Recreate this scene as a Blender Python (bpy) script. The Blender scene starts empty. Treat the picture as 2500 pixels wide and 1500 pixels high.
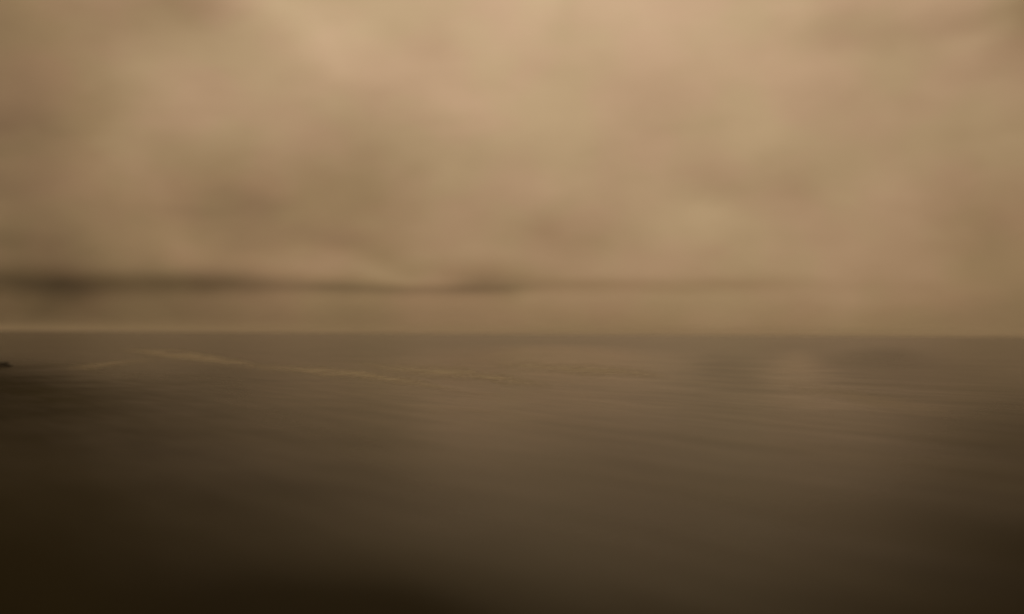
import bpy, math, random
import numpy as np
from mathutils import Vector, Matrix, noise

random.seed(7)
sc = bpy.context.scene
R = math.radians

# ------------------------------------------------------------------ camera
CAM_Z = 1.6
LENS = 35.0
PITCH = R(1.50)
ROLL = R(0.32)
cam_d = bpy.data.cameras.new('camera')
cam = bpy.data.objects.new('camera', cam_d)
sc.collection.objects.link(cam)
cam.location = (0, 0, CAM_Z)
cam.rotation_euler = (Matrix.Rotation(R(90) + PITCH, 3, 'X') @ Matrix.Rotation(ROLL, 3, 'Z')).to_euler()
cam_d.lens = LENS
cam_d.sensor_width = 36
cam_d.clip_start = 0.05
cam_d.clip_end = 60000
# very soft photograph, sharpest on the streaks of the middle distance
cam_d.dof.use_dof = True
cam_d.dof.focus_distance = 26
cam_d.dof.aperture_fstop = 0.19
cam_d.dof.aperture_ratio = 0.5
sc.camera = cam

# the measuring grid below is the photograph seen 2473 x 1484 px
F = 2473 * LENS / 36.0
CAM_M = cam.rotation_euler.to_matrix()
def ray(px, py):
    return (CAM_M @ Vector(((px - 1236.5) / F, -(py - 742) / F, -1))).normalized()
def azel(px, py):
    d = ray(px, py)
    return math.atan2(d.x, d.y), math.asin(d.z)

# ------------------------------------------------------------------ sky
SUN_EL, SUN_AZ = R(42), R(4)
world = bpy.data.worlds.new('World')
sc.world = world
world.use_nodes = True
nt = world.node_tree
nt.nodes.clear()
N = nt.nodes.new
L = nt.links.new
def math_node(tree, op, a, b=None, c=None, clamp=False):
    n = tree.nodes.new('ShaderNodeMath'); n.operation = op; n.use_clamp = clamp
    for i, v in enumerate((a, b, c)):
        if v is None: continue
        if isinstance(v, (int, float)): n.inputs[i].default_value = v
        else: tree.links.new(v, n.inputs[i])
    return n.outputs[0]
def W(op, a, b=None, c=None, clamp=False): return math_node(nt, op, a, b, c, clamp)

tc = N('ShaderNodeTexCoord')
sep = N('ShaderNodeSeparateXYZ'); L(tc.outputs['Generated'], sep.inputs[0])
# soft domain warp so that cloud edges are ragged
wn = N('ShaderNodeTexNoise'); wn.inputs['Scale'].default_value = 6; wn.inputs['Detail'].default_value = 3
wm = N('ShaderNodeMapping'); wm.inputs['Scale'].default_value = (1, 1, 1.3)
L(tc.outputs['Generated'], wm.inputs[0]); L(wm.outputs[0], wn.inputs['Vector'])
wc = N('ShaderNodeSeparateColor'); L(wn.outputs['Color'], wc.inputs[0])
az = W('ARCTAN2', sep.outputs[0], sep.outputs[1])
el = W('ARCSINE', sep.outputs[2])
azw = W('ADD', az, W('MULTIPLY', W('SUBTRACT', wc.outputs[0], 0.5), 0.16))
elw = W('ADD', el, W('MULTIPLY', W('SUBTRACT', wc.outputs[1], 0.5), 0.09))
comb = N('ShaderNodeCombineXYZ'); L(azw, comb.inputs[0]); L(elw, comb.inputs[1])
comb2 = N('ShaderNodeCombineXYZ')
L(W('ADD', az, W('MULTIPLY', W('SUBTRACT', wc.outputs[0], 0.5), 0.05)), comb2.inputs[0])
L(W('ADD', el, W('MULTIPLY', W('SUBTRACT', wc.outputs[1], 0.5), 0.008)), comb2.inputs[1])
def blob(px, py, sx, sy, amp, rot=0, src=comb):
    a, e = azel(px, py)
    m = N('ShaderNodeMapping'); m.vector_type = 'TEXTURE'
    m.inputs['Location'].default_value = (a, e, 0)
    m.inputs['Rotation'].default_value = (0, 0, R(rot))
    m.inputs['Scale'].default_value = (sx / F, sy / F, 1)
    L(src.outputs[0], m.inputs[0])
    d = N('ShaderNodeVectorMath'); d.operation = 'DOT_PRODUCT'
    L(m.outputs[0], d.inputs[0]); L(m.outputs[0], d.inputs[1])
    ex = W('POWER', 0.3679, d.outputs['Value'])
    return W('MULTIPLY', ex, amp)
# brightness of the overcast: brightest where the veiled sun stands, dimmer low down
base = W('ADD', 0.30, blob(1400, -260, 1700, 800, 0.24))
base = W('ADD', base, blob(1500, 480, 1300, 420, 0.012))
base = W('ADD', base, blob(1600, 760, 1500, 140, 0.02))
clouds = [
    (1300, 10, 330, 110, .07, 0), (860, 110, 110, 50, .055, 10), (1120, 235, 190, 70, .055, -8),
    (400, 215, 160, 90, .05, -10), (2330, 115, 90, 40, .06, 20), (1000, 655, 170, 30, .04, 0),
    (1720, 555, 110, 60, .05, 0), (470, 560, 90, 110, .025, 0), (1800, 330, 70, 70, .03, 0),
    (320, 360, 100, 60, .03, -30), (700, 30, 160, 60, .05, 0), (1900, 90, 260, 90, .04, 0),
    (-900, 300, 1000, 800, -.10, 0), (-60, 260, 260, 420, -.07, 0), (40, 600, 300, 60, -.055, 0),
    (590, 500, 160, 85, -.05, -15), (850, 420, 190, 110, -.07, -20), (820, 620, 260, 60, -.045, 0),
    (470, 40, 130, 50, -.05, 0), (1250, 540, 160, 80, -.04, -10), (1370, 600, 120, 40, -.03, -15),
    (1740, 440, 150, 80, -.04, 0), (2080, 110, 230, 60, -.065, 0), (2500, 20, 170, 110, -.13, 0),
    (2480, 660, 330, 130, -.05, 0), (1390, 40, 70, 60, -.04, 0), 
    (2450, 300, 200, 300, -.045, 0), (560, 300, 90, 200, -.02, 30), (720, 540, 380, 130, -.035, 0),
]
acc = base
for px, py, sx, sy, amp, rot in clouds: acc = W('ADD', acc, blob(px, py, sx, sy, amp * 1.2, rot))
# the low dark cloud bank lying along the horizon and the clear strip below it
bank = [(-100, 680, 460, 40, -.10, 0), (330, 686, 240, 30, -.07, 0), (530, 672, 120, 34, -.065, 0), (680, 688, 240, 26, -.075, 0),
        (920, 698, 230, 15, -.08, 0), (1175, 674, 125, 42, -.12, 0), (1190, 698, 150, 14, -.05, 0), (1420, 690, 200, 20, -.065, -1),
        (1760, 688, 200, 18, -.045, 1), (1640, 708, 90, 9, -.02, 0), (2100, 692, 220, 14, -.015, 0),
        (-100, 790, 750, 80, -.13, 0), (800, 770, 700, 70, -.085, 0), (1900, 785, 1000, 60, -.055, 0), (2550, 770, 350, 90, -.05, 0)]
for b in bank: acc = W('ADD', acc, blob(*b, src=comb2))
# broken cloud structure everywhere round the sky
cn = N('ShaderNodeTexNoise'); cn.inputs['Scale'].default_value = 7; cn.inputs['Detail'].default_value = 4
cn.inputs['Roughness'].default_value = 0.5
cm = N('ShaderNodeMapping'); cm.inputs['Scale'].default_value = (1, 1, 1.4); cm.inputs['Location'].default_value = (3.1, .4, 1.7)
L(tc.outputs['Generated'], cm.inputs[0]); L(cm.outputs[0], cn.inputs['Vector'])
acc = W('ADD', acc, W('MULTIPLY', W('SUBTRACT', cn.outputs['Fac'], 0.5), 0.16))
dn = N('ShaderNodeTexNoise'); dn.inputs['Scale'].default_value = 13; dn.inputs['Detail'].default_value = 3; dn.inputs['Distortion'].default_value = .6
dm = N('ShaderNodeMapping'); dm.inputs['Rotation'].default_value = (0, R(25), 0); dm.inputs['Scale'].default_value = (.7, 1, 1.5)
L(tc.outputs['Generated'], dm.inputs[0]); L(dm.outputs[0], dn.inputs['Vector'])
acc = W('ADD', acc, W('MULTIPLY', W('SUBTRACT', dn.outputs['Fac'], 0.5), 0.08))
acc = W('MAXIMUM', acc, 0.04)
ramp = N('ShaderNodeValToRGB')
r = ramp.color_ramp
r.elements[0].position = 0.0; r.elements[0].color = (0, 0, 0, 1)
r.elements[1].position = 1.0; r.elements[1].color = (1, .71, .46, 1)
for p, g, b_ in ((.1, .62, .29), (.3, .635, .325), (.5, .672, .385), (.65, .695, .42)):
    e = r.elements.new(p); e.color = (p, p * g, p * b_, 1)
L(acc, ramp.inputs[0])
# faint drift of hue, rosy to olive
hn = N('ShaderNodeTexNoise'); hn.inputs['Scale'].default_value = 11; hn.inputs['Detail'].default_value = 2
L(cm.outputs[0], hn.inputs['Vector'])
hr = N('ShaderNodeValToRGB')
hr.color_ramp.elements[0].position = .4; hr.color_ramp.elements[0].color = (1.015, .985, 1.01, 1)
hr.color_ramp.elements[1].position = .6; hr.color_ramp.elements[1].color = (.985, 1.01, .98, 1)
L(hn.outputs['Fac'], hr.inputs[0])
hm = N('ShaderNodeMix'); hm.data_type = 'RGBA'; hm.blend_type = 'MULTIPLY'; hm.inputs[0].default_value = 1
L(ramp.outputs[0], hm.inputs[6]); L(hr.outputs[0], hm.inputs[7])
bg_cloud = N('ShaderNodeBackground'); L(hm.outputs[2], bg_cloud.inputs[0]); bg_cloud.inputs[1].default_value = 1.0
sky = N('ShaderNodeTexSky'); sky.sky_type = 'NISHITA'; sky.sun_disc = False
sky.sun_elevation = SUN_EL; sky.sun_rotation = SUN_AZ; sky.dust_density = 6
bg_sky = N('ShaderNodeBackground'); L(sky.outputs[0], bg_sky.inputs[0]); bg_sky.inputs[1].default_value = 0.05
mix = N('ShaderNodeMixShader'); mix.inputs[0].default_value = 0.985
L(bg_sky.outputs[0], mix.inputs[1]); L(bg_cloud.outputs[0], mix.inputs[2])
out = N('ShaderNodeOutputWorld'); L(mix.outputs[0], out.inputs[0])

sun_d = bpy.data.lights.new('sun', 'SUN')
sun_d.energy = 0.3; sun_d.angle = R(50); sun_d.color = (1, .74, .36)
sun = bpy.data.objects.new('sun', sun_d); sc.collection.objects.link(sun)
sd = Vector((math.sin(SUN_AZ) * math.cos(SUN_EL), math.cos(SUN_AZ) * math.cos(SUN_EL), math.sin(SUN_EL)))
sun.rotation_euler = sd.to_track_quat('Z', 'Y').to_euler()

vs = sc.view_settings
vs.view_transform = 'Standard'; vs.look = 'None'; vs.gamma = 1; vs.exposure = 0; vs.use_curve_mapping = False
sc.cycles.max_bounces = 8
sc.cycles.volume_bounces = 5
sc.cycles.use_denoising = True

# ------------------------------------------------------------------ helpers
def new_mat(name):
    m = bpy.data.materials.new(name); m.use_nodes = True
    return m, m.node_tree, m.node_tree.nodes['Principled BSDF']
def mesh_obj(name, verts, faces, mat, kind=None, smooth=True, parent=None):
    me = bpy.data.meshes.new(name)
    me.from_pydata([tuple(v) for v in verts], [], faces)
    me.update()
    if smooth: me.shade_smooth()
    me.materials.append(mat)
    o = bpy.data.objects.new(name, me); sc.collection.objects.link(o)
    if kind: o['kind'] = kind
    if parent: o.parent = parent
    return o
def grid_faces(nu, nv):
    return [(j * nu + i, j * nu + i + 1, (j + 1) * nu + i + 1, (j + 1) * nu + i)
            for j in range(nv - 1) for i in range(nu - 1)]
def fbm(x, y, s, seed=0, o=3):
    return noise.fractal(Vector((x / s + seed * 7.3, y / s - seed * 3.1, seed)), 1.0, 2.0, o)

# ------------------------------------------------------------------ shape of the water
def plane_point(px, py, z=0.0):
    d = ray(px, py)
    t = (z - CAM_Z) / d.z
    return Vector((d.x * t, d.y * t, z))
# low swells: (px, py, half width m, half depth m, height m)
BARS = []
for px, py, sx, sy, h in ((1740, 893, 3.8, 6, .02), (2120, 872, 6, 8, .02), (640, 880, 9, 4, .03), (1250, 920, 6, 2.5, .02),
                          (80, 1200, 1.6, 2.0, .02), (2380, 1180, 1.8, 2.2, .02)):
    c = plane_point(px, py, .08); BARS.append((c.x, c.y, sx, sy, h))
def water_z(x, y):
    a, b = .5 * x - .866 * y, .866 * x + .5 * y
    w = max(0, 1 - max(0, y - 150) / 110)
    z = w * (.012 * fbm(a * .3, b, 2.6, 1) + .0035 * fbm(a * .22, b, .7, 2))
    for cx, cy, sx, sy, h in BARS:
        z += h * math.exp(-((x - cx) / sx) ** 2 - ((y - cy) / sy) ** 2)
    return z
def on_water(px, py):
    z = 0
    for _ in range(8):
        p = plane_point(px, py, z); z = water_z(p.x, p.y)
    return Vector((p.x, p.y, z))

# ------------------------------------------------------------------ murky water
murk, st, bs = new_mat('murky_water')
def S(op, a, b=None, c=None, clamp=False): return math_node(st, op, a, b, c, clamp)
stc = st.nodes.new('ShaderNodeTexCoord')
smap = st.nodes.new('ShaderNodeMapping'); smap.vector_type = 'TEXTURE'; smap.inputs['Rotation'].default_value = (0, 0, R(-55)); smap.inputs['Scale'].default_value = (4, 1, 1)
st.links.new(stc.outputs['Object'], smap.inputs[0])
n1 = st.nodes.new('ShaderNodeTexNoise'); n1.inputs['Scale'].default_value = .35; n1.inputs['Detail'].default_value = 6
st.links.new(smap.outputs[0], n1.inputs['Vector'])
n2 = st.nodes.new('ShaderNodeTexNoise'); n2.inputs['Scale'].default_value = 1.6; n2.inputs['Detail'].default_value = 5
st.links.new(smap.outputs[0], n2.inputs['Vector'])
cr = st.nodes.new('ShaderNodeValToRGB')
cr.color_ramp.elements[0].position = .3; cr.color_ramp.elements[0].color = (.017, .0145, .0092, 1)
cr.color_ramp.elements[1].position = .72; cr.color_ramp.elements[1].color = (.031, .0275, .0105, 1)
st.links.new(n1.outputs['Fac'], cr.inputs[0]); st.links.new(cr.outputs[0], bs.inputs['Base Color'])
bs.inputs['IOR'].default_value = 1.33
# cloud reflections and edge darkening put in by hand through roughness and specular level
swrp = st.nodes.new('ShaderNodeTexNoise'); swrp.inputs['Scale'].default_value = .22; swrp.inputs['Detail'].default_value = 2
st.links.new(stc.outputs['Object'], swrp.inputs['Vector'])
swo = st.nodes.new('ShaderNodeVectorMath'); swo.operation = 'MULTIPLY_ADD'
st.links.new(swrp.outputs['Color'], swo.inputs[0]); swo.inputs[1].default_value = (2.4, 2.4, 0); 
sof = st.nodes.new('ShaderNodeVectorMath'); sof.operation = 'ADD'; sof.inputs[1].default_value = (-1.2, -1.2, 0)
st.links.new(stc.outputs['Object'], sof.inputs[0]); st.links.new(sof.outputs[0], swo.inputs[2])
sxy = st.nodes.new('ShaderNodeVectorMath'); sxy.operation = 'MULTIPLY'; sxy.inputs[1].default_value = (1, 1, 0)
st.links.new(swo.outputs[0], sxy.inputs[0])
# dimmed (positive) and brightened (negative) reflection patches: seen at (px, py), half width px, nearest and farthest py, amount
REFLECT_PATCHES = []
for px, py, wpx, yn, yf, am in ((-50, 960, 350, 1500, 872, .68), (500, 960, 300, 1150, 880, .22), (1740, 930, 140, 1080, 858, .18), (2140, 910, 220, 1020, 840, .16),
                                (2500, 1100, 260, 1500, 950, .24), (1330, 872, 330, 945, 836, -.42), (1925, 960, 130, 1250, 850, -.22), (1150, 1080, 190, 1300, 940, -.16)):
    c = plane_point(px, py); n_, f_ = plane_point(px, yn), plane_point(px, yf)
    REFLECT_PATCHES.append(((n_.x + f_.x) / 2, (n_.y + f_.y) / 2, wpx / F * c.y, (f_ - n_).length / 2, am, -math.degrees(math.atan2(c.x, c.y))))
REFLECT_PATCHES += [(-1.0, 5.8, 1.2, 1.5, .22, 0), (-4.2, 5.5, 2.2, 4, .2, 0), (3.8, 6.5, 1.4, 3, .3, 0), (.2, 4.5, 5, 1.8, .25, 0)]
reflect_dim = 0.32
for cx, cy, sx, sy, am, ro in REFLECT_PATCHES:
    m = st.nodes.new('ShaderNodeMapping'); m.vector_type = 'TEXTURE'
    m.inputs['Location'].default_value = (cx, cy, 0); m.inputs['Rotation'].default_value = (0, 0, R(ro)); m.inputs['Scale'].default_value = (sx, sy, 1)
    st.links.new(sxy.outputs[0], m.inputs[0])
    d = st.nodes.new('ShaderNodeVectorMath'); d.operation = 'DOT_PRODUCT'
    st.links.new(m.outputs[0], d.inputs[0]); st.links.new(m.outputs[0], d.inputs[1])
    reflect_dim = S('ADD', reflect_dim, S('MULTIPLY', S('POWER', .3679, d.outputs['Value']), am))
# and rougher, less specular towards the camera
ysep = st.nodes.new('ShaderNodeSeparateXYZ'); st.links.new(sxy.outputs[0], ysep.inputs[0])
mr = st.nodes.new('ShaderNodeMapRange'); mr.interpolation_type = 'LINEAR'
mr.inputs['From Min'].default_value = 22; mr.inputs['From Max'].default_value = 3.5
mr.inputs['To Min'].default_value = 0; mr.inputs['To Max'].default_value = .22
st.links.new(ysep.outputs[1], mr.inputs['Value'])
reflect_dim = S('ADD', reflect_dim, mr.outputs[0])
reflect_dim = S('ADD', reflect_dim, S('MULTIPLY', S('SUBTRACT', n1.outputs['Fac'], .5), .3))
reflect_dim = S('ADD', reflect_dim, S('MULTIPLY', S('SUBTRACT', n2.outputs['Fac'], .5), .25), clamp=True)
rr = S('MULTIPLY_ADD', reflect_dim, .35, .10)
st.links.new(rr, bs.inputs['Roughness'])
st.links.new(S('MULTIPLY_ADD', reflect_dim, -.105, .115), bs.inputs['Specular IOR Level'])
bs.inputs['Specular Tint'].default_value = (1, .97, .9, 1)
bmp = st.nodes.new('ShaderNodeBump'); bmp.inputs['Strength'].default_value = .45; bmp.inputs['Distance'].default_value = .03
st.links.new(n2.outputs['Fac'], bmp.inputs['Height']); st.links.new(bmp.outputs[0], bs.inputs['Normal'])

ys = list(np.concatenate([np.arange(-6, 12, .12), np.arange(12, 40, .35), np.arange(40, 110, 1.2), np.arange(110, 260, 6)]))
us = np.linspace(-1, 1, 260)
vv = []
for y in ys:
    half = 12 + max(0, y) * .95
    for u in us:
        x = u * half
        vv.append((x, y, water_z(x, y)))
YS, NU = np.array(ys), len(us)
ZG = np.array([v[2] for v in vv]).reshape(len(ys), NU)
def mesh_z(x, y):
    j = min(max(int(np.searchsorted(YS, y)) - 1, 0), len(YS) - 2)
    t = (y - YS[j]) / (YS[j + 1] - YS[j])
    half = 12 + max(0, y) * .95
    q = (x / half + 1) / 2 * (NU - 1)
    i = min(max(int(q), 0), NU - 2); f = q - i
    return (1 - t) * ((1 - f) * ZG[j, i] + f * ZG[j, i + 1]) + t * ((1 - f) * ZG[j + 1, i] + f * ZG[j + 1, i + 1])
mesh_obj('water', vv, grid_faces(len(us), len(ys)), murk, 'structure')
# the same water going on to the horizon, a hand's breadth lower
wv = [(-14000, -3000, -.05), (14000, -3000, -.05), (14000, 11000, -.05), (-14000, 11000, -.05)]
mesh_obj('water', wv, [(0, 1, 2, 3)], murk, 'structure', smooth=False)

# ------------------------------------------------------------------ foam lines
foam, rt, rb = new_mat('thin_foam')
rb.inputs['Base Color'].default_value = (.55, .51, .42, 1)
rb.inputs['Roughness'].default_value = .5; rb.inputs['Specular IOR Level'].default_value = .2
fat = rt.nodes.new('ShaderNodeAttribute'); fat.attribute_name = 'film'
ftc = rt.nodes.new('ShaderNodeTexCoord')
fno = rt.nodes.new('ShaderNodeTexNoise'); fno.inputs['Scale'].default_value = .9; fno.inputs['Detail'].default_value = 6
rt.links.new(ftc.outputs['Object'], fno.inputs['Vector'])
fmr = rt.nodes.new('ShaderNodeMapRange'); fmr.inputs['From Min'].default_value = .1; fmr.inputs['From Max'].default_value = .75
rt.links.new(fno.outputs['Fac'], fmr.inputs['Value'])
rt.links.new(math_node(rt, 'MULTIPLY', math_node(rt, 'MULTIPLY', fat.outputs['Fac'], fmr.outputs[0]), 1.0), rb.inputs['Alpha'])
def foam_line(pts, wpx, strength, seed, label):
    """pts follow the line in the photograph; wpx is half its width there"""
    fine = []
    for a, b in zip(pts, pts[1:]):
        nseg = max(6, int((b[0] - a[0]) / 9))
        for q in range(nseg):
            t = q / nseg
            fine.append((a[0] + (b[0] - a[0]) * t, a[1] + (b[1] - a[1]) * t))
    fine.append(pts[-1])
    vv, fl, n = [], [], len(fine)
    for k, (px, py) in enumerate(fine):
        t = k / (n - 1)
        taper = math.sin(math.pi * t) ** .6 if 0 < t < 1 else 0
        w = max(.6, wpx * (.35 + .65 * taper) * (1 + .5 * noise.noise(Vector((px / 60.0, seed * 3.3, 0)))))
        wob = 2.5 * noise.noise(Vector((px / 90.0, seed * 1.7, 4)))
        for s, f in ((-1, 0), (-.55, .45), (0, 1), (.55, .45), (1, 0)):
            g = on_water(px, py + wob + s * w)
            vv.append((g.x, g.y, mesh_z(g.x, g.y) + .005)); fl.append(f * taper * strength)
    o = mesh_obj('foam_line', vv, grid_faces(5, n), foam)
    at = o.data.attributes.new('film', 'FLOAT', 'POINT')
    at.data.foreach_set('value', fl)
    o['label'] = label; o['category'] = 'foam line'; o['group'] = 'pale foam lines on the dark water'
LINES = [
    ([(280, 846), (380, 853), (470, 861), (560, 874), (650, 889)], 11, 1.0, 'brightest pale foam line on the dark water, curving down to the right at left'),
    ([(590, 884), (720, 894), (860, 905), (980, 922), (1110, 942)], 11, .9, 'long faint foam line continuing from the end of the brightest one toward the centre'),
    ([(860, 877), (950, 892), (1130, 903), (1220, 918), (1340, 936)], 13, .9, 'faint foam line in the centre of the water with a brighter right end'),
    ([(150, 894), (250, 881), (390, 869)], 8, .6, 'very faint brown foam line rising to the right near the dark rock'),
    ([(1180, 880), (1320, 889), (1480, 896), (1620, 908)], 14, .8, 'broad faint foam line right of centre under the bright reflection'),
    ([(1900, 934), (2000, 950), (2160, 976), (2300, 1000)], 16, .35, 'very faint foam line furthest to the right on the water'),
]
for i, (p, w, st_, lab) in enumerate(LINES): foam_line(p, w * 1.35, st_, i + 1, lab)

# ------------------------------------------------------------------ rock at the left edge
rockm, kt, kb = new_mat('dark_rock')
kb.inputs['Roughness'].default_value = .6
kno = kt.nodes.new('ShaderNodeTexNoise'); kno.inputs['Scale'].default_value = 9; kno.inputs['Detail'].default_value = 6
kcr = kt.nodes.new('ShaderNodeValToRGB')
kcr.color_ramp.elements[0].color = (.006, .005, .004, 1); kcr.color_ramp.elements[1].color = (.03, .023, .016, 1)
kt.links.new(kno.outputs['Fac'], kcr.inputs[0]); kt.links.new(kcr.outputs[0], kb.inputs['Base Color'])
g = on_water(-16, 886)
vv, nu, nv = [], 48, 24
for j in range(nv):
    th = math.pi * j / (nv - 1)
    for i in range(nu):
        ph = 2 * math.pi * i / nu
        d = Vector((math.sin(th) * math.cos(ph), math.sin(th) * math.sin(ph), math.cos(th)))
        s = 1 + .22 * noise.fractal(d * 1.7, 1, 2, 5)
        vv.append((d.x * .8 * s, d.y * .55 * s, d.z * (.24 if d.z > 0 else .2) * s))
ff = [(j * nu + i, j * nu + (i + 1) % nu, (j + 1) * nu + (i + 1) % nu, (j + 1) * nu + i) for j in range(nv - 1) for i in range(nu)]
rk = mesh_obj('rock', vv, ff, rockm)
rk.location = (g.x, g.y, g.z + .0)
rk.rotation_euler = (0, 0, R(6))
rk['label'] = 'low dark rock standing out of the water at the left edge of the view'
rk['category'] = 'rock'

# ------------------------------------------------------------------ air
hz = bpy.data.materials.new('haze'); hz.use_nodes = True
zt = hz.node_tree; zt.nodes.clear()
pv = zt.nodes.new('ShaderNodeVolumePrincipled')
pv.inputs['Color'].default_value = (.985, .95, .89, 1)
pv.inputs['Density'].default_value = 1.2e-4
pv.inputs['Anisotropy'].default_value = .4
zo = zt.nodes.new('ShaderNodeOutputMaterial'); zt.links.new(pv.outputs[0], zo.inputs['Volume'])
x0, x1, y0, y1, z0, z1 = -14500, 14500, -3500, 11500, -2.8, 45
bv = [(x0, y0, z0), (x1, y0, z0), (x1, y1, z0), (x0, y1, z0), (x0, y0, z1), (x1, y0, z1), (x1, y1, z1), (x0, y1, z1)]
bf = [(0, 3, 2, 1), (4, 5, 6, 7), (0, 1, 5, 4), (1, 2, 6, 5), (2, 3, 7, 6), (3, 0, 4, 7)]
haze = mesh_obj('haze', bv, bf, hz, 'stuff', smooth=False)
